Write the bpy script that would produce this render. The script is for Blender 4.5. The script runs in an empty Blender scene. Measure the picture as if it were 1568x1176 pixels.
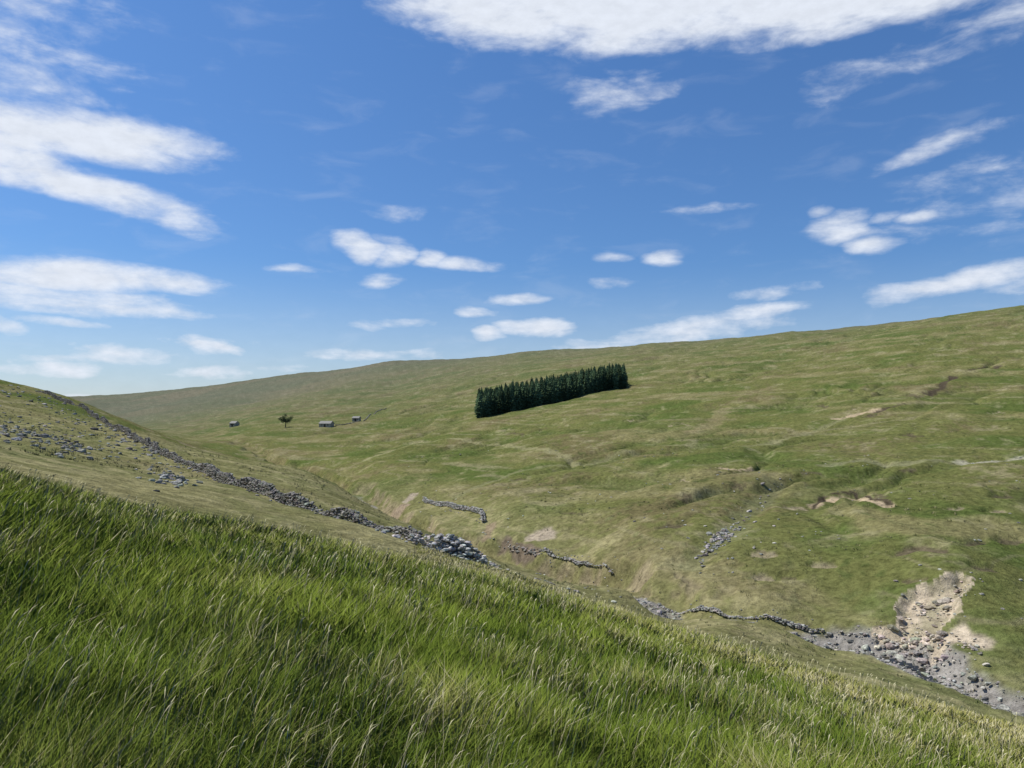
import bpy, math, numpy as np
from mathutils import Vector
rng=np.random.default_rng(7)
W0,H0,F=1568.,1176.,1184.
PITCH=math.atan(52/F)
cp,sp=math.cos(PITCH),math.sin(PITCH)
def ray(u,v):
    a=(u-784)/F; b=(588-v)/F
    return np.array([a, cp-b*sp, sp+b*cp])
def P(u,v,y):
    d=ray(u,v); return d*(y/d[1])
def azel(u,v):
    d=ray(u,v); return math.atan2(d[0],d[1]), math.atan2(d[2],math.hypot(d[0],d[1]))
# ---------------- noise
def pnoise(x,y,seed=0):
    x=np.asarray(x,float);y=np.asarray(y,float)
    xi=np.floor(x).astype(np.int64); yi=np.floor(y).astype(np.int64)
    fx=x-xi; fy=y-yi
    def g(ix,iy,dx,dy):
        h=(ix*374761393+iy*668265263+seed*144269504)&0xffffffff
        h=((h^(h>>13))*1274126177)&0xffffffff
        h=h^(h>>16)
        a=h*(2*math.pi/4294967296.)
        return np.cos(a)*dx+np.sin(a)*dy
    u=fx*fx*fx*(fx*(fx*6-15)+10); v=fy*fy*fy*(fy*(fy*6-15)+10)
    a=g(xi,yi,fx,fy);b=g(xi+1,yi,fx-1,fy);c=g(xi,yi+1,fx,fy-1);d=g(xi+1,yi+1,fx-1,fy-1)
    return ((a+(b-a)*u)*(1-v)+(c+(d-c)*u)*v)*1.5
def fbm(x,y,seed=0,o=4,gain=.5):
    s=0;a=1;t=0
    for i in range(o):
        s=s+a*pnoise(x*2**i+i*17.3,y*2**i-i*9.1,seed+i); t+=a; a*=gain
    return s/t
def sst(x,a,b):
    t=np.clip((x-a)/(b-a),0,1); return t*t*(3-2*t)
# ---------------- terrain control points
C=[]
for q in [(1568,1090,58),(1400,1010,70),(1250,965,79),(1030,930,87),(860,850,115),(740,820,130),(630,785,152),(590,762,178),
 (500,722,260),(400,690,350),(300,667,500),(200,650,750),
 (1450,880,82),(1450,780,110),(1450,700,150),(1450,640,200),(1450,580,270),(1450,530,350),(1450,483,490),
 (1568,960,72),(1568,860,90),(1568,760,115),(1568,680,160),(1568,610,220),(1568,540,310),(1568,470,450),
 (1200,900,88),(1200,800,112),(1200,740,140),(1200,700,170),(1200,640,240),(1200,590,330),(1200,550,430),(1200,510,620),
 (1000,850,100),(1000,770,135),(1000,700,185),(1000,640,280),(1000,590,400),(1000,560,510),(1000,526,760),
 (800,790,140),(800,750,168),(800,710,215),(800,670,290),(800,630,390),(800,590,520),(800,541,900),
 (600,715,240),(600,680,330),(600,650,430),(600,620,560),(600,590,750),(600,555,1150),
 (400,655,470),(400,630,650),(400,605,950),(400,579,1600),
 (250,635,850),(250,599,2000),(140,640,950),(140,609,2500),
 (0,588,250),(60,600,265),(100,608,280),(132,622,285),(240,688,135),(320,728,92),(420,764,69),(520,795,59),(620,824,53),(740,864,48),
 (350,702,200),(500,742,130),(450,717,200),(600,797,100),(650,818,82),(250,668,330),
 (0,650,110),(0,688,62),(100,675,120),(100,645,170),(0,617,180),(180,645,210),
 (0,730,20),(130,762,22),(270,792,26),(450,836,32),(600,862,40),(860,908,47),(1000,962,41),(1200,1040,33),(1400,1092,29),(1568,1122,26),
 (1100,967,72),(1350,1042,58)]:
    C.append(P(*q))
for q in [(1568,470,450),(1450,483,490),(1200,510,620),(1000,526,760),(800,541,900),(600,555,1150),(400,579,1600),(250,599,2000),(140,609,2500)]:
    C.append(P(q[0],q[1]+8,q[2]*1.5)); C.append(P(q[0],q[1]+14,q[2]*2.4))
C+= [np.array(p,float) for p in [(26.5,40,-17),(20,45,-16.8),(12,58,-16.8),(5,70,-16.6),(0,80,-16),(-8,70,-12.9),(-230,420,4),(-300,480,6),
 (300,150,12),(300,300,50),(120,60,-14),(80,28,-24),(150,-40,-28),(-40,-10,9),(-60,30,8),(-100,70,7),(-100,0,24),(-50,-100,20),(100,-100,-22),
 (-220,200,22),(-400,500,45),(-600,600,80),(-2000,500,150),(-1500,-1500,150),(1500,-1500,150),(2500,1000,200),(0,-3000,150),(0,-30,2),(30,-20,-8),(700,300,130),
 (-8000,0,200),(8000,0,200),(0,-8000,200),(0,9000,120),(6000,6000,200),(-6000,6000,100)]]
for x in (-14,-7,0,7,14):
    for y in (-6,2,9,16,23):
        if y==23 and (x>8 or x<-8): continue
        C.append(np.array([x,y,-1.5-.28*x-.15*y-(.4 if (x<-5 and y>10) else 0)]))
C=np.array(C)
def warp(x,y):
    r=np.sqrt(x*x+y*y)+1e-9; k=np.arcsinh(r/15)/r
    return x*k,y*k
cx,cy=warp(C[:,0],C[:,1])
def phi(d2): return .5*d2*np.log(d2+1e-12)
n=len(C)
A=np.zeros((n+3,n+3))
A[:n,:n]=phi((cx[:,None]-cx)**2+(cy[:,None]-cy)**2)+np.eye(n)*2e-4
A[:n,n]=1;A[:n,n+1]=cx;A[:n,n+2]=cy;A[n:,:n]=A[:n,n:].T
sol=np.linalg.solve(A,np.concatenate([C[:,2],[0,0,0]]))
def Hbase(x,y):
    x=np.asarray(x,float).ravel();y=np.asarray(y,float).ravel()
    wx,wy=warp(x,y); out=np.empty(len(x))
    for i in range(0,len(x),20000):
        a=wx[i:i+20000,None];b=wy[i:i+20000,None]
        out[i:i+20000]=phi((a-cx)**2+(b-cy)**2)@sol[:n]+sol[n]+sol[n+1]*a[:,0]+sol[n+2]*b[:,0]
    return out
SP=np.array([[130,-25],[80,28],[46,52]]+[list(P(*q)[:2]) for q in [(1568,1090,58),(1400,1010,70),(1250,965,79),(1030,930,87),(860,850,115),(740,820,130),(630,785,152),(590,762,178),(500,722,260),(400,690,350),(300,667,500),(200,650,750)]])
def pldist(x,y,pl):
    d=np.full(x.shape,1e9)
    for a,b in zip(pl[:-1],pl[1:]):
        ab=b-a; L=ab@ab+1e-9
        t=np.clip(((x-a[0])*ab[0]+(y-a[1])*ab[1])/L,0,1)
        d=np.minimum(d,np.hypot(x-a[0]-t*ab[0],y-a[1]-t*ab[1]))
    return d
def Hf(x,y):
    x=np.asarray(x,float).ravel();y=np.asarray(y,float).ravel()
    zb=Hbase(x,y); z=zb.copy(); r=np.hypot(x,y)
    sx=x+3*pnoise(x/14,y/14,91); sy=y+3*pnoise(x/14,y/14,92)
    ds=pldist(sx,sy,SP)
    far=sst(ds,4,40)
    z+=.10*fbm(x/2.2,y/2.2,3,3)*sst(r,2,12)
    z+=.60*fbm(x/11,y/11,5,4)*sst(r,18,70)
    z+=1.9*fbm(x/46,y/46,11,4,.55)*sst(r,70,180)*far
    z+=6*fbm(x/200,y/200,15,4)*sst(r,300,900)
    s=-.42*x+.91*y; t=.91*x+.42*y
    g=fbm(s/44+1.1*fbm(x/55,y/55,33,3),t/120,121,4,.55)
    g=-(1-np.abs(g)*4.2).clip(0,1)**1.5
    msk=sst(fbm(x/80,y/80,36,3),-.3,.25)
    opp=sst(t,66,90)*sst(r,75,120)*(1-sst(r,500,850))*msk
    z+=2.0*g*opp*sst(ds,3,28)
    tr=pnoise(zb/.9+1.2*pnoise(x/40,y/40,61),s/60,62)*sst(fbm(x/50,y/50,63,2),-.3,.3)
    z+=.32*tr*sst(r,75,120)*(1-sst(r,350,600))*sst(t,55,85)
    up=sst(r,85,110)
    z-=(1.5+1.8*up)*(1-sst(ds+.7*pnoise(x/4,y/4,95),1.2+.8*up,3.6+1.8*up))*sst(r,30,60)*(1-sst(r,300,500))
    z-=2.0*(1-sst(ds,4,18))*up*(1-sst(r,250,450))
    return z,ds,g*opp,tr
# ---------------- grid
radii=np.concatenate([np.geomspace(.6,25,120,endpoint=False),np.geomspace(25,750,620,endpoint=False),np.geomspace(750,9500,130)])
az=np.radians(np.concatenate([np.linspace(-41,41,1150),np.linspace(43,317,120)]))
NR,NA=len(radii),len(az)
RR,AA=np.meshgrid(radii,az,indexing='ij')
X=RR*np.sin(AA);Y=RR*np.cos(AA)
Z,DS,GU,TRK=[q.reshape(NR,NA) for q in Hf(X,Y)]
NF=1150
tanE=Z/RR
def hit(u,v,rmin=0):
    d=ray(u,v); a=math.atan2(d[0],d[1]); te=d[2]/math.hypot(d[0],d[1])
    j=int(round((math.degrees(a)+41)/82*(NF-1))); j=min(max(j,0),NF-1)
    col=tanE[:,j]; k=np.where((col>=te)&(radii>rmin))[0]
    if len(k)==0: return None
    r=radii[k[0]]
    return np.array([r*math.sin(a),r*math.cos(a),Z[k[0],j]])
def hits(pl,rmin=0):
    o=[hit(u,v,rmin) for u,v in pl]; return np.array([p for p in o if p is not None])
def inpoly(x,y,pl):
    c=np.zeros(x.shape,bool); j=len(pl)-1
    for i in range(len(pl)):
        xi,yi=pl[i][:2];xj,yj=pl[j][:2]
        c^=((yi>y)!=(yj>y))&(x<(xj-xi)*(y-yi)/(yj-yi+1e-12)+xi); j=i
    return c
def mix(a,b,m): return a*(1-m[...,None])+np.array(b)*m[...,None]
f1=fbm(X/38,Y/38,41,4); f2=fbm(X/9,Y/9,45,4); f3=fbm(X/160,Y/160,49,4)
sC=-.42*X+.91*Y; tC=.91*X+.42*Y
f4=fbm(sC/80,Z/3.0+.8*f1,52,4); f5=fbm(X/2.5,Y/2.5,57,3); f6=fbm(sC/60,Z/.8+.8*f1,59,3)
col=np.zeros((NR,NA,3))+np.array([.142,.148,.050])
col=mix(col,[.092,.120,.033],sst(f1+.5*f2,-.05,.35))
col=mix(col,[.215,.190,.088],sst(f4+.4*f2,-.03,.4)*.8)
col=mix(col,[.150,.122,.062],sst(-f1+.6*f5,.1,.45)*.75)
col=mix(col,[.26,.23,.13],sst(f6+.25*f2,.18,.5)*.55)
col=mix(col,[.26,.235,.13],sst(f2+.7*f5-.2*f1,.2,.55)*.5)
col=mix(col,[.068,.095,.028],sst(f5-.5*f2,.25,.55)*.6)
col=mix(col,[.078,.108,.030],sst(-GU,.25,.9)*.5)
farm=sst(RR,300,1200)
col_haze=np.zeros_like(col)+np.array([.130,.136,.097]); col_haze=mix(col_haze,[.16,.148,.108],sst(f3,-.1,.3)); col_haze=mix(col_haze,[.102,.113,.085],sst(f4,.05,.4)*.7)  # far moorland tones greyed: aerial haze painted into the vertex colour
col=col*(1-farm[...,None]*.9)+col_haze*farm[...,None]*.9
mid=(sst(RR,22,38)*(1-sst(tC,55,75))*(1-sst(RR,160,260)))
col=mix(col,[.26,.235,.115],mid*(.4+.55*sst(f5+f2,-.2,.5)))
nearm=1-sst(RR,16,34)
col=mix(col,[.090,.112,.022],nearm)
DZ=np.zeros((NR,NA))
earth=np.array([.48,.40,.29])
wob=.5*pnoise(X/1.6,Y/1.6,71)+.7*pnoise(X/5,Y/5,72)
uS=X/np.maximum(Y,1)*F+784
wide=sst(uS,1180,1320)
gw=1.0+2.0*wide
gm=(1-sst(DS+1.0*wob,gw*.8,gw*1.3))*sst(RR,40,50)*(1-sst(RR,190,240))*(wide+(1-wide)*(.6+.4*sst(f5,-.2,.2)))
bank=(1-sst(np.abs(DS-3.6+wob*1.4),.6,2.2))*sst(f2+.6*f5,-.1,.2)*sst(RR,90,100)*(1-sst(RR,200,260))
col=mix(col,[.24,.195,.125],bank*.75)
DZ-=.5*bank
col=mix(col,[.28,.26,.23],gm)
slip=hits([(1372,955),(1368,932),(1380,912),(1400,900),(1425,893),(1448,882),(1466,874),(1492,888),(1484,905),(1470,915),(1476,934),(1456,952),(1440,966),(1425,985),(1370,992),(1335,988),(1340,966)],50)
wx=X+.5*pnoise(X/1.3,Y/1.3,73);wy=Y+.5*pnoise(X/1.3,Y/1.3,74)
sel=(RR>50)&(RR<140)
m=np.zeros((NR,NA)); m[sel]=inpoly(wx[sel],wy[sel],slip)
col=mix(col,earth,m*(.6+.4*sst(f5,-.3,.3)))
sd_=pldist(X[sel],Y[sel],np.vstack([slip,slip[:1]])[:,:2]); ins=inpoly(X[sel],Y[sel],slip)
DZ[sel]-=1.1*np.where(ins,sst(sd_,0,1.1)+.25*fbm(X[sel]/1.5,Y[sel]/1.5,77,3),0)
def scar(px,w,c,step=.5,rmin=40,amt=1.,lip=0):
    global col,DZ
    pl=hits(px,rmin)[:,:2]
    r=np.hypot(pl[:,0],pl[:,1])
    s=(RR>r.min()*.9)&(RR<r.max()*1.1)
    d0=pldist(X[s],Y[s],pl); d=d0+wob[s]*w*.8
    mm=np.zeros((NR,NA)); mm[s]=1-sst(d,w*.45,w)
    col=mix(col,c,mm*amt)
    mm[s]=1-sst(d0,w*.3,w*1.4+.6); DZ-=step*.6*mm
brown=[.42,.33,.21]; dark=[.085,.068,.045]
scar([(1245,772),(1258,765),(1275,763),(1310,762),(1342,765),(1358,772)],1.2,brown,.7)
scar([(1245,775),(1250,768),(1262,761),(1310,758),(1345,761),(1362,770)],.5,dark,.2)  # shadow line painted along the far edge of the scar above
scar([(1285,640),(1305,636),(1322,632),(1346,627)],2.0,brown,.6)
scar([(1488,565),(1527,560)],1.8,dark,.7)
scar([(1420,603),(1440,594),(1450,582),(1462,577)],1.5,dark,.7)
scar([(1330,634),(1350,628),(1385,617)],1.1,dark,.5)
scar([(1380,845),(1405,838),(1440,842)],1.0,[.12,.1,.06],.9)
scar([(1100,716),(1130,720),(1150,722)],1.1,brown,.4)
scar([(815,822),(835,812),(838,822)],2.0,earth*.8,.6)
scar([(603,790),(612,780),(620,772)],1.5,[.32,.25,.17],.6)
scar([(622,768),(632,757)],1.4,earth*.75,.4)
scar([(750,800),(748,820)],1.2,[.24,.19,.12],.8)
scar([(775,834),(795,840),(820,842)],1.4,[.17,.135,.095],.9)
scar([(1440,980),(1475,968),(1500,985)],1.4,earth,.5)
scar([(560,705),(640,678),(700,672),(760,680),(840,690),(880,712)],2.2,[.27,.25,.13],.2,150,.7)
scar([(1470,709),(1495,708),(1520,706),(1568,700)],1.4,[.40,.37,.28],.2,90,.7)
scar([(1270,712),(1320,706),(1380,710),(1440,706)],2.4,[.25,.24,.14],.2,90,.5)
scar([(880,712),(960,690),(1060,690),(1180,680),(1290,640)],1.6,[.22,.21,.11],.3,150,.6)
scar([(700,760),(740,742),(800,720),(860,712)],1.5,[.24,.23,.12],.2,130,.6)
scar([(1060,660),(1090,650),(1110,625)],3.5,[.27,.22,.12],.2,150,.5)
scar([(1180,655),(1240,660),(1330,650),(1400,640)],1.2,[.26,.23,.13],.3,150,.6)
for _ in range(34):
    u0,v0=rng.uniform(760,1540),rng.uniform(560,900)
    if v0>900-(1568-u0)*.12+60 or v0<640-(u0-760)*.14: continue
    L_=rng.uniform(8,34)
    try: scar([(u0,v0),(u0+L_*.3,v0-rng.uniform(0,4)),(u0+L_*.6,v0-rng.uniform(-2,4)),(u0+L_,v0+rng.uniform(-5,2))],rng.uniform(.5,1.0),[.12,.10,.06] if rng.random()<.65 else [.30,.25,.16],.8,80,.85)
    except Exception as ex: pass
gully=[(1062,862),(1085,838),(1112,812),(1140,788),(1170,762),(1190,738)]
scar(gully,2.4,[.16,.16,.08],1.1,80,.6)
Z=Z+DZ
col*= (1+.18*f2+.14*f5)[...,None]
# ---------------- mesh utils
def build(name,V,faces,mat,cols=None,smooth=False,parent=None):
    V=np.asarray(V,np.float32)
    me=bpy.data.meshes.new(name)
    me.vertices.add(len(V)); me.vertices.foreach_set('co',V.ravel())
    idx=np.concatenate([f.ravel() for f in faces]).astype(np.int32)
    tot=np.concatenate([np.full(len(f),f.shape[1]) for f in faces]).astype(np.int32)
    st=np.concatenate([[0],np.cumsum(tot)[:-1]]).astype(np.int32)
    me.loops.add(len(idx)); me.loops.foreach_set('vertex_index',idx)
    me.polygons.add(len(tot)); me.polygons.foreach_set('loop_start',st); me.polygons.foreach_set('loop_total',tot)
    me.polygons.foreach_set('use_smooth',np.full(len(tot),smooth))
    if cols is not None:
        c=np.ones((len(V),4),np.float32); c[:,:3]=cols
        at=me.color_attributes.new('Col','FLOAT_COLOR','POINT'); at.data.foreach_set('color',c.ravel())
    me.update(calc_edges=True)
    me.materials.append(mat)
    ob=bpy.data.objects.new(name,me); bpy.context.scene.collection.objects.link(ob)
    if parent: ob.parent=parent
    return ob
def newmat(name):
    m=bpy.data.materials.new(name); m.use_nodes=True; nt=m.node_tree; nt.nodes.clear()
    return m,nt,nt.nodes.new('ShaderNodeOutputMaterial')
def terrain_mat():
    m,nt,out=newmat('moor_grass_turf'); N=nt.nodes.new; L=nt.links.new
    b=N('ShaderNodeBsdfDiffuse')
    at=N('ShaderNodeAttribute'); at.attribute_name='Col'
    g=N('ShaderNodeNewGeometry')
    n1=N('ShaderNodeTexNoise'); n1.inputs['Scale'].default_value=1.1; n1.inputs['Detail'].default_value=5; n1.inputs['Roughness'].default_value=.75
    L(g.outputs['Position'],n1.inputs['Vector'])
    r1=N('ShaderNodeMapRange'); r1.inputs[1].default_value=.3;r1.inputs[2].default_value=.7;r1.inputs[3].default_value=.5;r1.inputs[4].default_value=1.5
    L(n1.outputs[0],r1.inputs[0])
    vm=N('ShaderNodeVectorMath');vm.operation='SCALE';L(at.outputs['Color'],vm.inputs[0]);L(r1.outputs[0],vm.inputs['Scale'])
    L(vm.outputs[0],b.inputs[0])
    bp=N('ShaderNodeBump');bp.inputs['Strength'].default_value=1;bp.inputs['Distance'].default_value=.4
    L(n1.outputs[0],bp.inputs['Height']);L(bp.outputs[0],b.inputs['Normal']);L(b.outputs[0],out.inputs[0])
    return m
V=np.stack([X,Y,Z],-1).reshape(-1,3)
i=np.arange(NR-1)[:,None]*NA; j=np.arange(NA)[None,:]; j2=(j+1)%NA
quads=np.stack([i+j,i+j2,i+NA+j2,i+NA+j],-1).reshape(-1,4)[:, ::-1]
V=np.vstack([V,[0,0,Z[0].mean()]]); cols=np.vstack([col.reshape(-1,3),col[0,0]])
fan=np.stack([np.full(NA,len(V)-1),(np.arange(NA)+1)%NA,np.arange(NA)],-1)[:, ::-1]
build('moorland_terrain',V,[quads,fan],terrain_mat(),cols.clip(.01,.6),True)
def Hs(x,y):
    x=np.atleast_1d(np.asarray(x,float));y=np.atleast_1d(np.asarray(y,float))
    a=(np.degrees(np.arctan2(x,y))+41)/82*(NF-1); a=a.clip(0,NF-1.001); r=np.hypot(x,y)
    k=np.interp(r,radii,np.arange(NR)).clip(0,NR-1.001)
    a0=a.astype(int);k0=k.astype(int);fa=a-a0;fk=k-k0
    return (Z[k0,a0]*(1-fa)+Z[k0,a0+1]*fa)*(1-fk)+(Z[k0+1,a0]*(1-fa)+Z[k0+1,a0+1]*fa)*fk
# ---------------- stones
def ico(sub):
    import bmesh
    bm=bmesh.new(); bmesh.ops.create_icosphere(bm,subdivisions=sub,radius=1)
    v=np.array([list(q.co) for q in bm.verts]); f=np.array([[w.index for w in q.verts] for q in bm.faces]); bm.free(); return v,f
IV,IF=ico(2)
variants=[]
for k in range(10):
    v=IV.copy()
    q=4.0; nrm=(np.abs(v)**q).sum(1)**(1/q); v=v/nrm[:,None]
    for _ in range(5):
        d=rng.normal(size=3);d/=np.linalg.norm(d); h=rng.uniform(.5,.8)
        s=v@d; v=v-np.where(s>h,s-h,0)[:,None]*d
    v+=rng.normal(size=v.shape)*.03
    variants.append(v)
def stones(name,pos,size,mat,shade=None,flat=.6,parent=None,dirs=None,base=(.22,.215,.195)):
    pos=np.asarray(pos,float); n=len(pos); size=np.asarray(size,float)
    Vs=[];Fs=[];Cs=[];o=0
    for k in range(n):
        v=variants[rng.integers(10)]*np.array([rng.uniform(.8,1.35),rng.uniform(.7,1.1),flat*rng.uniform(.7,1.2)])*size[k]*.5
        a=rng.uniform(0,6.28) if dirs is None else dirs[k]+rng.normal()*.18
        t=rng.normal()*.2
        ca,sa=math.cos(a),math.sin(a); ct,s_t=math.cos(t),math.sin(t)
        M=np.array([[ca,-sa,0],[sa,ca,0],[0,0,1]])@np.array([[1,0,0],[0,ct,-s_t],[0,s_t,ct]])
        Vs.append(v@M.T+pos[k]);Fs.append(IF+o);o+=len(v)
        c=np.array(base)*rng.uniform(.5,1.4)*(1+rng.normal(size=3)*.04)
        Cs.append(np.repeat(c[None],len(v),0))
    return build(name,np.vstack(Vs),[np.vstack(Fs)],mat,np.vstack(Cs).clip(.03,.6),False,parent)
def stone_mat():
    m,nt,out=newmat('lichened_limestone'); N=nt.nodes.new; L=nt.links.new
    b=N('ShaderNodeBsdfDiffuse')
    at=N('ShaderNodeAttribute'); at.attribute_name='Col'; g=N('ShaderNodeNewGeometry')
    n1=N('ShaderNodeTexNoise'); n1.inputs['Scale'].default_value=6; n1.inputs['Detail'].default_value=4
    L(g.outputs['Position'],n1.inputs['Vector'])
    r1=N('ShaderNodeMapRange'); r1.inputs[1].default_value=.35;r1.inputs[2].default_value=.65;r1.inputs[3].default_value=.6;r1.inputs[4].default_value=1.4
    L(n1.outputs[0],r1.inputs[0]); vm=N('ShaderNodeVectorMath');vm.operation='SCALE';L(at.outputs['Color'],vm.inputs[0]);L(r1.outputs[0],vm.inputs['Scale'])
    L(vm.outputs[0],b.inputs[0]);bp=N('ShaderNodeBump');bp.inputs['Strength'].default_value=.5;bp.inputs['Distance'].default_value=.05
    L(n1.outputs[0],bp.inputs['Height']);L(bp.outputs[0],b.inputs['Normal']);L(b.outputs[0],out.inputs[0]); return m
SM=stone_mat()
def wall(name,pl,height=1.3,st=.42,ruin=.3,thick=.35,scatter=.3,sd_=5,base=(.215,.205,.18)):
    pl=np.asarray(pl)[:,:2]; seg=np.hypot(*np.diff(pl,axis=0).T); cum=np.concatenate([[0],np.cumsum(seg)])
    pos=[];sz=[];dr=[]
    s=0
    while s<cum[-1]:
        x=np.interp(s,cum,pl[:,0]);y=np.interp(s,cum,pl[:,1])
        x2=np.interp(s+.5,cum,pl[:,0]);y2=np.interp(s+.5,cum,pl[:,1]);x1=np.interp(s-.5,cum,pl[:,0]);y1=np.interp(s-.5,cum,pl[:,1])
        a=math.atan2(y2-y1,x2-x1); nx,ny=-math.sin(a),math.cos(a)
        wv=.35*pnoise(s/6,.5,81); x+=nx*wv;y+=ny*wv
        h=height*(1-ruin*(.4+2.0*float(pnoise(s/6,3.3,sd_)))); h=max(.15,min(height*1.1,h))
        z0=Hs(x,y)[0]; z=.1; ch=st*.5
        while z<h:
            w=thick*(1-.4*z/height)
            for sd in (-1,1):
                pos.append([x+nx*w*sd+rng.normal()*.05,y+ny*w*sd+rng.normal()*.05,z0+z+rng.normal()*.03]);sz.append(st*rng.uniform(.65,1.35));dr.append(a)
            z+=ch
        if rng.random()<scatter:
            o=rng.choice([-1,1])*rng.uniform(.6,1.6); xx,yy=x+nx*o,y+ny*o
            pos.append([xx,yy,Hs(xx,yy)[0]+.05]);sz.append(st*rng.uniform(.5,1.1));dr.append(rng.uniform(0,6))
        s+=st*.85
    return stones(name,pos,sz,SM,dirs=dr,base=base)
def U(u,y): return [(u-784)/F*y,y]
wall('drystone_wall',[U(60,262),U(128,225),U(185,170),U(240,128),U(300,100),U(340,84),U(420,67),U(520,58),U(590,54),U(640,51)],1.1,.28,.5,.28,.25)
wall('drystone_wall',hits([(650,768),(690,776),(738,786),(742,800)],90),.9,.38,.3,.3,.2,9,(.32,.31,.28))
wall('drystone_wall',hits([(835,846),(870,856),(905,868),(940,880)],80),.6,.3,.6,.25,.4,12,(.30,.29,.26))
wall('drystone_wall',hits([(1010,929),(1060,936),(1110,943),(1160,950),(1210,958),(1260,966)],60),.38,.27,.6,.2,.3,17,(.30,.29,.26))
c0=np.array(U(698,50)); pos=[];sz=[]
for k in range(480):
    a=rng.uniform(0,6.28);r=abs(rng.normal())*1.0; x=c0[0]+math.cos(a)*r*1.9;y=c0[1]+math.sin(a)*r*.9
    hh=max(0,1.25*(1-(r/1.9)**2)); pos.append([x,y,Hs(x,y)[0]+rng.uniform(.0,1)*hh+.05]);sz.append(rng.uniform(.18,.45))
stones('stone_heap',pos,sz,SM,base=(.38,.37,.34))
pos=[];sz=[]
def scat(px,n,spread,s0,s1,rmin=30):
    px=np.array(px,float)
    for k in range(n):
        t=rng.uniform(0,len(px)-1);i0=int(t);q=px[i0]*(1-t+i0)+px[min(i0+1,len(px)-1)]*(t-i0)
        h=hit(q[0]+rng.normal()*spread*1.5,q[1]+rng.normal()*spread,rmin)
        if h is None or h[1]>450: continue
        pos.append([h[0],h[1],Hs(h[0],h[1])[0]+.02]);sz.append(rng.uniform(s0,s1)*(1+ (rng.random()<.08)*.8))
scat([(0,655),(60,668),(130,692)],220,8,.2,.7)
scat([(0,595),(60,612),(130,645),(200,675),(250,695)],180,7,.3,1.0,60)
scat([(0,625),(120,660),(220,700),(290,735)],170,14,.2,.65,40)
scat([(250,730),(275,740)],40,5,.25,.55,40)
stones('hillside_boulders',pos,sz,SM,base=(.25,.245,.22))
pos=[];sz=[]
scat(gully,60,5,.2,.6,80); scat([(1085,832),(1120,806)],90,5,.25,.75,80)
stones('gully_stones',pos,sz,SM,base=(.30,.285,.26))
pos=[];sz=[]
scat([(780,835),(800,840),(825,842)],60,3,.25,.7,90)
stones('stream_bank_rocks',pos,sz,SM,base=(.25,.225,.19))
pos=[];sz=[]
for a,b,k in [((1380,940),(1470,900),90),((1350,975),(1440,975),150),((1390,985),(1500,1000),60)]:
    for q in range(k):
        t=rng.random(); h=hit(a[0]+(b[0]-a[0])*t+rng.normal()*12,a[1]+(b[1]-a[1])*t+rng.normal()*12,50)
        if h is None: continue
        pos.append([h[0],h[1],Hs(h[0],h[1])[0]+.05]);sz.append(rng.choice([.2,.35,.55,.9],p=[.5,.3,.14,.06])*rng.uniform(.7,1.3))
stones('landslip_stones',pos,sz,SM,base=(.42,.37,.30))
pos=[];sz=[]
cand=np.where((gm>.35)&(RR>45)&(RR<190)&(np.abs(AA)<.7))
ii=rng.choice(len(cand[0]),min(2600,len(cand[0])),replace=False)
for k in ii:
    a,b=cand[0][k],cand[1][k]
    pos.append([X[a,b]+rng.normal()*.2,Y[a,b]+rng.normal()*.2,Z[a,b]+.03]);sz.append(rng.choice([.15,.28,.45,.8],p=[.52,.32,.12,.04])*rng.uniform(.7,1.3))
stones('stream_bed_stones',pos,sz,SM,base=(.31,.295,.26))
m,nt,out=newmat('stream_water'); b=nt.nodes.new('ShaderNodeBsdfPrincipled'); b.inputs['Base Color'].default_value=(.03,.028,.02,1);b.inputs['Roughness'].default_value=.12
nn=nt.nodes.new('ShaderNodeTexNoise');nn.inputs['Scale'].default_value=5;bp=nt.nodes.new('ShaderNodeBump');bp.inputs['Strength'].default_value=.4;bp.inputs['Distance'].default_value=.05
nt.links.new(nn.outputs[0],bp.inputs['Height']);nt.links.new(bp.outputs[0],b.inputs['Normal']);nt.links.new(b.outputs[0],out.inputs[0])
rows=(radii>45)&(radii<190)
msk=(DS<.2+.4*wide)&rows[:,None]&(np.abs(AA)<.71)
mq=msk[:-1,:-1]&msk[1:,:-1]&msk[:-1,1:]&msk[1:,1:]
I,J=np.where(mq); fq=np.stack([I*NA+J,(I+1)*NA+J,(I+1)*NA+J+1,I*NA+J+1],-1)
un,inv=np.unique(fq,return_inverse=True); inv=inv.reshape(fq.shape)
WV=V[un].copy(); WV[:,2]+=.08
build('stream_water',WV,[inv],m,None,True)
pos=[];sz=[]
for k in range(480):
    h=hit(rng.uniform(600,1568),rng.uniform(690,960),85)
    if h is None: continue
    if fbm(h[0]/20,h[1]/20,101,3)<-.02: continue
    pos.append([h[0],h[1],Hs(h[0],h[1])[0]]);sz.append(rng.uniform(.2,.55))
stones('scattered_fieldstones',pos,sz,SM,base=(.33,.32,.27))
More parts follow.
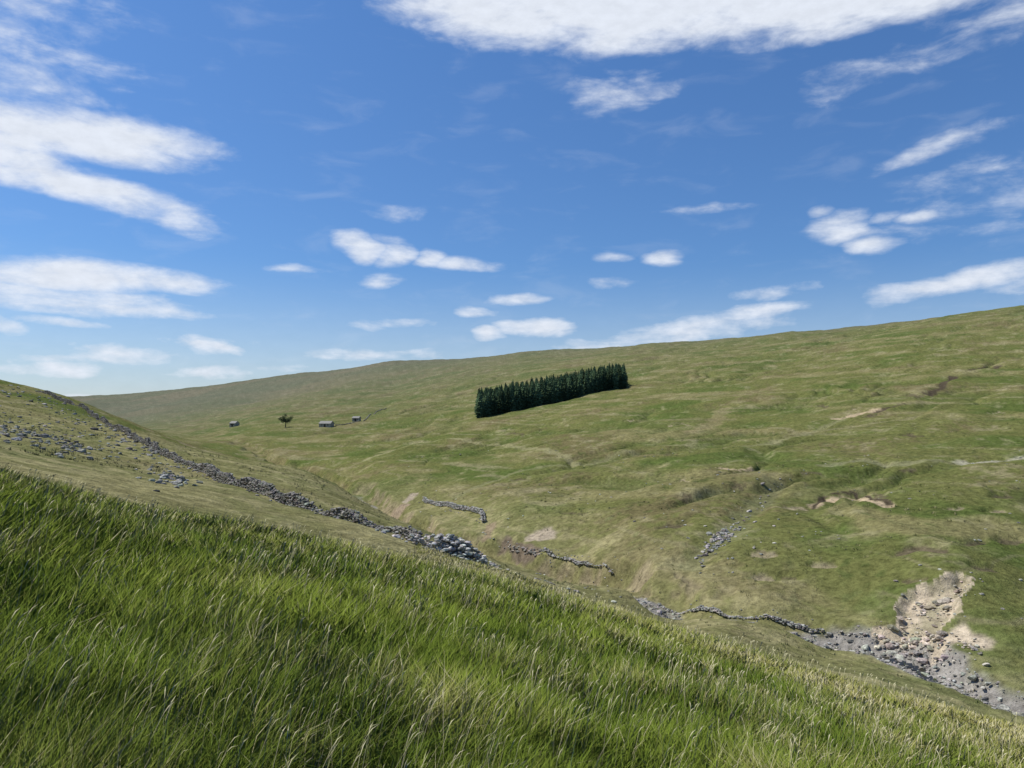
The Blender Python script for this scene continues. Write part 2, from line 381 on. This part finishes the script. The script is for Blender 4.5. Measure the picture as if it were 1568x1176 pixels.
# ---------------- foliage shading
def foliage_mat(name,up=.8):
    m,nt,out=newmat(name);N=nt.nodes.new;L=nt.links.new
    at=N('ShaderNodeAttribute');at.attribute_name='Col'
    d=N('ShaderNodeBsdfDiffuse'); g=N('ShaderNodeNewGeometry')
    s=N('ShaderNodeVectorMath');s.operation='SCALE';L(g.outputs['Normal'],s.inputs[0]);s.inputs['Scale'].default_value=.55
    a_=N('ShaderNodeVectorMath');a_.operation='ADD';L(s.outputs[0],a_.inputs[0]);a_.inputs[1].default_value=(0,0,up)
    nn=N('ShaderNodeVectorMath');nn.operation='NORMALIZE';L(a_.outputs[0],nn.inputs[0])
    L(at.outputs['Color'],d.inputs[0]);L(nn.outputs[0],d.inputs['Normal']);L(d.outputs[0],out.inputs[0]);return m
a=hit(733,641,200);b=hit(962,592,200)
a=a[:2];b=b[:2];e=(b-a);Lp=np.linalg.norm(e);e/=Lp;nrm=a/np.linalg.norm(a)
nrm=nrm+e*.04
Vs=[];Fs=[];Cs=[];o=0
sp_=2.9
nu=int(Lp/sp_);nd=11
for iu in range(nu+1):
    for idp in range(nd):
        p=a+e*(iu*sp_+rng.normal()*.6)+nrm*(idp*sp_*1.1+rng.normal()*.6+1)
        z0=Hs(p[0],p[1])[0]; h=rng.uniform(11.8,14.0)+1.3*float(pnoise(iu/4.,idp/4.,7)); Rm=rng.uniform(1.9,2.5)
        base=np.array([.058,.090,.046])*rng.uniform(.55,1.5)
        nl=15; zl=.8 if idp==0 else 2
        for l in range(nl):
            f=l/(nl-1); zz=z0+zl+f*(h-1.0-zl); R=Rm*min(1,(1-f)*1.55+.05)**.8+.15
            k=18; th=np.arange(k)/k*6.283+rng.uniform(0,6)
            rad=R*np.where(np.arange(k)%2==0,1,.55)*rng.uniform(.75,1.2,k)
            zc=zz-R*.32*rng.uniform(.4,1.5,k)
            ring=np.stack([p[0]+np.cos(th)*rad,p[1]+np.sin(th)*rad,zc],-1)
            Vs.append(np.vstack([[p[0],p[1],zz+.75],ring]))
            ki=np.arange(k);Fs.append(np.stack([np.full(k,o),o+1+ki,o+1+(ki+1)%k],-1));o+=k+1
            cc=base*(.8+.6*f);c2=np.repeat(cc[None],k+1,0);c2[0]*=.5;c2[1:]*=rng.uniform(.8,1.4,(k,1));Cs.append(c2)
        th=np.arange(6)/6*6.283
        Vs.append(np.vstack([np.stack([p[0]+.16*np.cos(th),p[1]+.16*np.sin(th),np.full(6,z0-.3)],-1),np.stack([p[0]+.05*np.cos(th),p[1]+.05*np.sin(th),np.full(6,z0+h-1)],-1)]))
        ki=np.arange(6);q1=np.stack([o+ki,o+(ki+1)%6,o+6+(ki+1)%6],-1);q2=np.stack([o+ki,o+6+(ki+1)%6,o+6+ki],-1);Fs+= [q1,q2];o+=12
        Cs.append(np.repeat(np.array([[.09,.07,.05]]),12,0))
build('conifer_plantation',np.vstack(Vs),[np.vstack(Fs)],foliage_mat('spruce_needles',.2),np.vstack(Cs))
# ---------------- broadleaf tree
def leaf_tree(name,p,h):
    root=bpy.data.objects.new(name,None);bpy.context.scene.collection.objects.link(root)
    z0=Hs(p[0],p[1])[0]; o3=np.array([p[0],p[1],z0])
    segs=[(np.array([0,0,-.3]),np.array([.2,0,h*.35]),.32,.22)]
    tips=[]
    for k in range(8):
        a_=k/8*6.28+rng.normal()*.3; r=h*rng.uniform(.2,.42);zt=h*rng.uniform(.45,.85)
        midp=np.array([math.cos(a_)*r*.45,math.sin(a_)*r*.45,h*.35+(zt-h*.35)*.5]);tip=np.array([math.cos(a_)*r,math.sin(a_)*r,zt])
        segs+=[(np.array([.2,0,h*.33]),midp,.15,.1),(midp,tip,.1,.03)];tips+=[midp,tip]
    tips.append(np.array([0,0,h*.85]))
    Vs=[];Fs=[];o=0
    for A_,B_,r1,r2 in segs:
        d=(B_-A_)/np.linalg.norm(B_-A_);x_=np.cross(d,[.3,1,.1]);x_/=np.linalg.norm(x_);y_=np.cross(d,x_)
        th=np.arange(7)/7*6.283
        Vs.append(np.vstack([A_+r1*(np.cos(th)[:,None]*x_+np.sin(th)[:,None]*y_),B_+r2*(np.cos(th)[:,None]*x_+np.sin(th)[:,None]*y_)])+o3)
        ki=np.arange(7);Fs.append(np.stack([o+ki,o+(ki+1)%7,o+7+(ki+1)%7,o+7+ki],-1));o+=14
    mb,nt,out=newmat('bark');bb=nt.nodes.new('ShaderNodeBsdfDiffuse');bb.inputs[0].default_value=(.11,.09,.065,1);nt.links.new(bb.outputs[0],out.inputs[0])
    build('trunk_and_limbs',np.vstack(Vs),[np.vstack(Fs)],mb,None,True,root)
    Lv=[];Lc=[]
    for t in tips:
        k=170;c=t+rng.normal(size=(k,3))*np.array([h*.075,h*.075,h*.065])
        for q in c:
            s=rng.uniform(.12,.26);u_=rng.normal(size=3);u_/=np.linalg.norm(u_);w_=np.cross(u_,rng.normal(size=3));w_/=np.linalg.norm(w_)
            Lv+= [q-u_*s,q+w_*s*.6,q+u_*s,q-w_*s*.6];Lc+=[np.array([.085,.11,.05])*rng.uniform(.6,1.4)]*4
    Lv=np.array(Lv)+o3;fq=np.arange(len(Lv)).reshape(-1,4)
    build('leaves',Lv,[fq],foliage_mat('leaf',.4),np.array(Lc),False,root)
t=hit(437,655,200);leaf_tree('broadleaf_tree',t,21/F*t[1])
# ---------------- barns
def box(V,Fq,o,x0,x1,y0,y1,z0,z1):
    V+= [(x,y,z) for z in (z0,z1) for x,y in ((x0,y0),(x1,y0),(x1,y1),(x0,y1))]
    Fq+=[[o,o+3,o+2,o+1],[o+4,o+5,o+6,o+7],[o,o+1,o+5,o+4],[o+1,o+2,o+6,o+5],[o+2,o+3,o+7,o+6],[o+3,o,o+4,o+7]]
    return o+8
def simple(name,c,noise=.25,sc=3):
    m,nt,out=newmat(name);N=nt.nodes.new;L=nt.links.new
    b=N('ShaderNodeBsdfPrincipled');b.inputs['Roughness'].default_value=.9;b.inputs['Specular IOR Level'].default_value=.1
    n1=N('ShaderNodeTexNoise');n1.inputs['Scale'].default_value=sc;n1.inputs['Detail'].default_value=5
    r=N('ShaderNodeValToRGB');r.color_ramp.elements[0].position=.3;r.color_ramp.elements[1].position=.7
    r.color_ramp.elements[0].color=(*[q*(1-noise) for q in c],1);r.color_ramp.elements[1].color=(*[q*(1+noise) for q in c],1)
    tc=N('ShaderNodeTexCoord');L(tc.outputs['Object'],n1.inputs['Vector']);L(n1.outputs[0],r.inputs[0]);L(r.outputs[0],b.inputs['Base Color']);L(b.outputs[0],out.inputs[0]);return m
MW=simple('barn_stonework',(.34,.32,.26),.3,4);MR=simple('stone_slate_roof',(.28,.27,.24),.25,5);MD=simple('dark_timber',(.06,.055,.05),.2)
def barn(name,u,v,L_,D_,hw,hr,rot):
    p=hit(u,v,200); root=bpy.data.objects.new(name,None);bpy.context.scene.collection.objects.link(root)
    root.location=(p[0],p[1],Hs(p[0],p[1])[0]-.3);root.rotation_euler=(0,0,rot)
    l,d=L_/2,D_/2
    V_=[(-l,-d,-1),(l,-d,-1),(l,d,-1),(-l,d,-1),(-l,-d,hw),(l,-d,hw),(l,d,hw),(-l,d,hw),(-l,0,hw+hr),(l,0,hw+hr)]
    me=bpy.data.meshes.new('walls');me.from_pydata(V_,[],[(0,1,5,4),(2,3,7,6),(1,2,6,9,5),(3,0,4,8,7)]);me.materials.append(MW)
    ob=bpy.data.objects.new('walls',me);bpy.context.scene.collection.objects.link(ob);ob.parent=root
    ov=.2;t=.15; k=hr/d
    V_=[]
    for xx in (-l-ov,l+ov):
        V_+=[(xx,-d-ov,hw-k*ov+.03),(xx,0,hw+hr+.03),(xx,d+ov,hw-k*ov+.03),(xx,d+ov,hw-k*ov+.03+t),(xx,0,hw+hr+.03+t),(xx,-d-ov,hw-k*ov+.03+t)]
    me=bpy.data.meshes.new('roof');me.from_pydata(V_,[],[(0,1,4,5),(1,2,3,4),(6,11,10,7),(7,10,9,8),(5,4,10,11),(4,3,9,10),(0,6,7,1),(1,7,8,2),(0,5,11,6),(2,8,9,3)]);me.materials.append(MR)
    ob=bpy.data.objects.new('roof',me);bpy.context.scene.collection.objects.link(ob);ob.parent=root
    def bx(nm,a0,a1,b0,b1,c0,c1,mt):
        V2=[];F2=[];box(V2,F2,0,a0,a1,b0,b1,c0,c1);me=bpy.data.meshes.new(nm);me.from_pydata(V2,[],F2);me.materials.append(mt)
        ob=bpy.data.objects.new(nm,me);bpy.context.scene.collection.objects.link(ob);ob.parent=root
    bx('door',-.6,.6,-d-.04,-d+.1,0,2.0,MD);bx('window',l*.45,l*.45+.6,-d-.04,-d+.1,1.2,1.8,MD);bx('window_2',-l*.6,-l*.6+.6,-d-.04,-d+.1,1.2,1.8,MD)
    bx('lintel',-.9,.9,-d-.07,-d+.05,2.02,2.25,MW)
bw=hit(500,653,200)[1]/F
barn('stone_barn',500,654,19*bw,4.6,2.3,1.4,-.25)
barn('stone_barn',546,645,11*bw,3.6,2.2,1.0,-.2)
barn('stone_barn',359,653,10*hit(359,653,200)[1]/F,5,2.3,1.4,-.3)
wall('drystone_wall',hits([(514,652),(530,650),(560,644),(575,632),(592,626)],250),.5,.5,.5,.2,.1,21,(.27,.26,.20))
# ---------------- grass
def blades(name,x,y,h,w,lean,la,c,tipf=1.1,basef=.75,mat=None):
    nb=len(x); z=Hs(x,y)
    ldx=np.cos(la);ldy=np.sin(la); fa=rng.uniform(0,6.28,nb)
    lx=np.sin(lean)*h;lz=np.cos(lean)*h
    B=np.stack([x,y,z-.02],-1);wv=np.stack([np.cos(fa)*w,np.sin(fa)*w,np.zeros(nb)],-1)
    M1=B+np.stack([ldx*lx*.3,ldy*lx*.3,lz*.55],-1); T=B+np.stack([ldx*lx*1.15,ldy*lx*1.15,lz],-1)
    GV=np.stack([B-wv,B+wv,M1+wv*.8,M1-wv*.8,T],1).reshape(-1,3)
    bi=np.arange(nb)*5
    GQ=np.stack([bi,bi+1,bi+2,bi+3],-1);GT=np.stack([bi+3,bi+2,bi+4],-1)
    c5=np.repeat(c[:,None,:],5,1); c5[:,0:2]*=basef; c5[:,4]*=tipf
    return build(name,GV,[GQ,GT],mat,c5.reshape(-1,3).clip(0,.6))
GM=foliage_mat('grass_blades',1.0)
N_=680000
s=rng.random(N_); r=(math.sqrt(1.6)+s*(math.sqrt(66)-math.sqrt(1.6)))**2
aa=np.radians(rng.uniform(-42,42,N_))
x=r*np.sin(aa);y=r*np.cos(aa)
keep=(.91*x+.42*y<44)&~((x<-6)&(r+4*pnoise(x/4,y/4,333)>27))
x,y,r=x[keep],y[keep],r[keep]
tuft=fbm(x/.5,y/.5,201,2); kp=rng.random(len(x))<(.65+1.1*tuft).clip(.22,1)
x,y,r,tuft=x[kp],y[kp],r[kp],tuft[kp]; nb=len(x)
big=fbm(x/5.5,y/5.5,205,3); med=fbm(x/1.3,y/1.3,207,3); tus=fbm(x/1.9+5,y/1.9,211,2)
tc_=.91*x+.42*y
edge=np.maximum(sst(r+3*big,12,36),sst(tc_+4*med+3*big,7,18))
h=(.25+.12*med+.09*tuft+.16*tus+.06*rng.normal(size=nb)).clip(.07,.6)*(1-.35*edge)
w=.0017*np.maximum(1,np.minimum(r,26)/3.4)*rng.uniform(.6,1.4,nb)
# tussock-dependent lean direction breaks up the combed look
lean=np.radians(14+12*big)+np.abs(rng.normal(size=nb))*.36+.35*np.abs(tus)
la=rng.normal(size=nb)*1.3+.35+3.5*tus
lush=np.array([.188,.240,.034]);dk=np.array([.112,.164,.022]);yel=np.array([.31,.285,.095]);straw=np.array([.48,.43,.25])
mm=sst(big+.5*med+.5*tus,-.35,.4)[:,None]; c=dk*(1-mm)+lush*mm
ye=(sst(med-.3*big+.25*rng.normal(size=nb),.05,.7)*.6+edge*(.5+.45*sst(med+big,-.3,.4))).clip(0,1)[:,None]; c=c*(1-ye)+yel*ye
stw=(rng.random(nb)<(.03+.12*sst(med-.4*big,.05,.5)+.38*edge*sst(med+tus,-.3,.3)))[:,None]; c=np.where(stw,straw,c)
c=c*rng.uniform(.76,1.22,nb)[:,None]
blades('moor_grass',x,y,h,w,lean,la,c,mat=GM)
nt_=9000
r=np.exp(rng.uniform(math.log(40),math.log(230),nt_));aa=np.radians(rng.uniform(-38,38,nt_));x=r*np.sin(aa);y=r*np.cos(aa)
k=(fbm(x/18,y/18,401,3)+.15*rng.normal(size=nt_)>.0)&~((x<0)&(r<75)); x,y,r=x[k],y[k],r[k]
kk=9; n_=len(x); ty=rng.random(n_)
sc_=rng.uniform(.5,1.1,n_)*np.where(r>120,1.25,1)
x=np.repeat(x,kk)+rng.normal(size=n_*kk)*.13*np.repeat(sc_,kk);y=np.repeat(y,kk)+rng.normal(size=n_*kk)*.13*np.repeat(sc_,kk)
c=np.where((ty<.4)[:,None],np.array([.10,.125,.042]),np.array([.30,.275,.14]))*rng.uniform(.75,1.15,(n_,1)); c=np.repeat(c,kk,0)
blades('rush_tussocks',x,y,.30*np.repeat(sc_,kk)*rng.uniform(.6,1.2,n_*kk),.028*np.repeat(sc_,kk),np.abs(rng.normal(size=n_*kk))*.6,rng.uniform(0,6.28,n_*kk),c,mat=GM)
# seed heads
ns=10000; s=rng.random(ns); r=(math.sqrt(2.2)+s*(math.sqrt(40)-math.sqrt(2.2)))**2; aa=np.radians(rng.uniform(-42,42,ns))
x=r*np.sin(aa);y=r*np.cos(aa);k=(pnoise(x/2.2,y/2.2,301)>.0)&(.91*x+.42*y<30)&(r<26);x,y,r=x[k],y[k],r[k];ns=len(x);z=Hs(x,y)
h=rng.uniform(.30,.48,ns);la=rng.normal(size=ns)*.8+.3;ln=rng.uniform(.1,.6,ns)
w=.0008*np.maximum(1,r/3);fa=rng.uniform(0,6.28,ns);wv=np.stack([np.cos(fa)*w,np.sin(fa)*w,0*w],-1)
dv=np.stack([np.cos(la)*np.sin(ln),np.sin(la)*np.sin(ln),np.cos(ln)],-1);B=np.stack([x,y,z],-1)
T0=B+dv*(h*.85)[:,None];T1=B+dv*(h*.93)[:,None]+np.stack([.01*np.cos(la),.01*np.sin(la),0*la],-1);T2=B+dv*h[:,None]+np.stack([.03*np.cos(la),.03*np.sin(la),-.01+0*la],-1)
SV=np.stack([B-wv,B+wv,T0+wv*.7,T0-wv*.7,T1+wv*2.4,T1-wv*2.4,T2],1).reshape(-1,3);bi=np.arange(ns)*7
q=np.vstack([np.stack([bi,bi+1,bi+2,bi+3],-1),np.stack([bi+3,bi+2,bi+4,bi+5],-1)]);tt=np.stack([bi+5,bi+4,bi+6],-1)
c=np.repeat((np.array([.46,.43,.26])*rng.uniform(.6,1.2,(ns,1)))[:,None],7,1);c[:,:2]*=.4
build('grass_seed_heads',SV,[q,tt],GM,c.reshape(-1,3))
# ---------------- sun / sky
SAZ,SEL=math.radians(-75),math.radians(54)
sd=Vector((math.sin(SAZ)*math.cos(SEL),math.cos(SAZ)*math.cos(SEL),math.sin(SEL)))
sl=bpy.data.lights.new('sun','SUN');sl.energy=4.9;sl.angle=math.radians(.5);sl.color=(1,.955,.87)
so=bpy.data.objects.new('sun',sl);bpy.context.scene.collection.objects.link(so);so.rotation_euler=sd.to_track_quat('Z','Y').to_euler()
wd=bpy.data.worlds.new('World');bpy.context.scene.world=wd;wd.use_nodes=True;nt=wd.node_tree;nt.nodes.clear();N=nt.nodes.new;L=nt.links.new
try:
    wd.cycles.sampling_method='MANUAL'; wd.cycles.sample_map_resolution=256
except Exception as ex: print(ex)
out=N('ShaderNodeOutputWorld');bg=N('ShaderNodeBackground');bg.inputs[1].default_value=.1;L(bg.outputs[0],out.inputs[0])
sky=N('ShaderNodeTexSky');sky.sky_type='NISHITA';sky.sun_disc=False;sky.sun_elevation=SEL;sky.sun_rotation=SAZ;sky.altitude=400;sky.air_density=1.0;sky.dust_density=.6;sky.ozone_density=2.5
tc=N('ShaderNodeTexCoord');sx=N('ShaderNodeSeparateXYZ');L(tc.outputs['Generated'],sx.inputs[0])
def M(op,a,b=None,c=None):
    q=N('ShaderNodeMath');q.operation=op
    for i_,w_ in enumerate((a,b,c)):
        if w_ is None: continue
        if isinstance(w_,(int,float)): q.inputs[i_].default_value=w_
        else: L(w_,q.inputs[i_])
    return q.outputs[0]
AZ=M('ARCTAN2',sx.outputs[0],sx.outputs[1]);EL=M('ARCSINE',sx.outputs[2])
cb=N('ShaderNodeCombineXYZ');L(AZ,cb.inputs[0]);L(EL,cb.inputs[1]);cb.inputs[2].default_value=1.0
def vmul(vec,s):
    q=N('ShaderNodeVectorMath');q.operation='MULTIPLY';L(vec,q.inputs[0]);q.inputs[1].default_value=s;return q.outputs[0]
def noise(vec,scale,det,rough,sxy,dist=0):
    q=N('ShaderNodeTexNoise');q.noise_dimensions='2D';q.inputs['Scale'].default_value=scale;q.inputs['Detail'].default_value=det;q.inputs['Roughness'].default_value=rough;q.inputs['Distortion'].default_value=dist;L(vmul(vec,sxy),q.inputs['Vector']);return q
nw=noise(cb.outputs[0],8,2,.5,(1,2.6,0))
v1=N('ShaderNodeVectorMath');v1.operation='SUBTRACT';L(nw.outputs['Color'],v1.inputs[0]);v1.inputs[1].default_value=(.5,.5,.5)
v3=N('ShaderNodeVectorMath');v3.operation='ADD';L(cb.outputs[0],v3.inputs[0]);L(vmul(v1.outputs[0],(.08,.018,0)),v3.inputs[1])
CL=[(930,0,350,52,0,1.7),(950,44,140,30,0,1.15),(1300,-15,330,40,0,1.7),(700,-10,130,30,0,1.0),(1560,20,100,26,0,.4),
(30,60,110,90,0,.38),(120,206,180,28,0,1.4),(-20,225,110,26,0,1.2),(130,284,170,21,11,1.3),(250,325,70,14,14,1.0),(0,262,100,14,5,1.0),
(130,422,160,18,0,1.2),(70,455,200,16,3,1.1),(110,495,55,8,0,.75),(160,540,90,14,0,.7),(320,522,110,7,0,.55),(325,533,34,12,0,1.0),(70,565,90,10,0,.9),(122,607,30,8,0,1.1),(310,572,60,10,0,.9),(30,550,80,8,0,.7),(0,500,30,12,0,.7),
(545,378,34,18,0,1.2),(590,384,40,18,0,1.0),(655,392,30,11,0,1.0),(715,400,60,11,4,1.15),(590,430,44,12,0,.85),(445,412,45,6,0,.65),(610,330,45,9,0,.3),
(790,456,38,8,0,.95),(735,478,34,7,0,.75),(600,496,90,8,0,.75),(760,508,36,11,0,1.2),(820,502,46,16,-3,1.2),(590,545,110,13,0,.8),(1020,512,200,16,-7,.8),(1150,480,70,10,-8,.8),(880,527,90,9,0,.7),
(945,142,70,22,0,.62),(1350,105,100,18,-8,.28),(1300,345,50,24,0,.95),(1335,374,36,11,0,.95),(1255,320,22,7,0,.8),(1425,330,24,8,0,.75),(1375,330,18,9,0,.65),
(1010,395,34,10,-5,.9),(935,392,30,7,0,.6),(935,434,36,7,0,.6),(1085,320,60,6,0,.42),
(1455,222,95,10,-12,.62),(1530,275,110,34,-20,.14),(1560,305,46,20,0,.5),(1480,430,130,15,-8,1.1),(1580,415,60,18,-8,.9),(1200,447,60,9,-4,.65),(460,565,70,7,0,.5),(1500,350,70,9,0,.3)]
acc=None
for (u,v,a_,b_,rot,I_) in CL:
    az0,el0=azel(u,v); ang=math.radians(-rot); ca,sa=math.cos(ang),math.sin(ang); ra=a_/F*1.15; rb=b_/F*1.35
    def dt(vx,vy):
        q=N('ShaderNodeVectorMath');q.operation='DOT_PRODUCT';L(v3.outputs[0],q.inputs[0]);q.inputs[1].default_value=(vx,vy,-(vx*az0+vy*el0));return q.outputs['Value']
    d1=dt(ca/ra,sa/ra);d2=dt(-sa/rb,ca/rb)
    q=M('MULTIPLY_ADD',d1,d1,M('MULTIPLY',d2,d2))
    q=M('MULTIPLY_ADD',q,-I_,I_)
    acc=q if acc is None else M('MAXIMUM',acc,q)
acc=M('MAXIMUM',acc,-.9)
n1=noise(cb.outputs[0],11,7,.56,(1,3.2,0),.3); n2=noise(cb.outputs[0],38,4,.6,(1,2.2,0),0)
f=M('ADD',M('MULTIPLY_ADD',M('SUBTRACT',n1.outputs[0],.5),1.7,acc),M('MULTIPLY',M('SUBTRACT',n2.outputs[0],.5),.6))
mr=N('ShaderNodeMapRange');mr.interpolation_type='SMOOTHSTEP';L(f,mr.inputs[0]);mr.inputs[1].default_value=-.1;mr.inputs[2].default_value=1.35
cm=M('MULTIPLY',mr.outputs[0],.97)
hz=N('ShaderNodeMapRange');hz.interpolation_type='SMOOTHSTEP';L(n1.outputs[0],hz.inputs[0]);hz.inputs[1].default_value=.5;hz.inputs[2].default_value=.85;hz.inputs[4].default_value=.10
eh=N('ShaderNodeMapRange');eh.interpolation_type='SMOOTHSTEP';L(EL,eh.inputs[0]);eh.inputs[1].default_value=.20;eh.inputs[2].default_value=.0;eh.inputs[3].default_value=0;eh.inputs[4].default_value=.32
tot=M('MAXIMUM',cm,M('ADD',hz.outputs[0],eh.outputs[0]))
tg=N('ShaderNodeValToRGB');L(M('MULTIPLY',EL,2.0),tg.inputs[0])
tg.color_ramp.elements[0].position=.0;tg.color_ramp.elements[0].color=(.37,.43,.52,1)
tg.color_ramp.elements[1].position=1.0;tg.color_ramp.elements[1].color=(.33,.50,.68,1)
e_=tg.color_ramp.elements.new(.4);e_.color=(.30,.44,.60,1)
tint=N('ShaderNodeMix');tint.data_type='RGBA';tint.blend_type='MULTIPLY';tint.inputs[0].default_value=1;L(sky.outputs[0],tint.inputs[6]);L(tg.outputs[0],tint.inputs[7])
t2=N('ShaderNodeVectorMath');t2.operation='SCALE';L(tint.outputs[2],t2.inputs[0]);t2.inputs['Scale'].default_value=1.95
cs=N('ShaderNodeMapRange');L(n2.outputs[0],cs.inputs[0]);cs.inputs[1].default_value=.3;cs.inputs[2].default_value=.7;cs.inputs[3].default_value=.94;cs.inputs[4].default_value=1.03
cc=N('ShaderNodeVectorMath');cc.operation='SCALE';cc.inputs[0].default_value=(7.9,8.4,9.3);L(cs.outputs[0],cc.inputs['Scale'])
mx=N('ShaderNodeMix');mx.data_type='RGBA';L(tot,mx.inputs[0]);L(t2.outputs[0],mx.inputs[6]);L(cc.outputs[0],mx.inputs[7]);L(mx.outputs[2],bg.inputs[0])
# ---------------- camera
cam=bpy.data.cameras.new('camera');cam.sensor_width=36;cam.lens=36*F/W0;cam.clip_start=.05;cam.clip_end=30000
co=bpy.data.objects.new('camera',cam);bpy.context.scene.collection.objects.link(co);co.rotation_euler=(math.pi/2+PITCH,0,0);bpy.context.scene.camera=co
sc=bpy.context.scene;sc.view_settings.view_transform='Standard';sc.view_settings.look='None';sc.view_settings.exposure=0
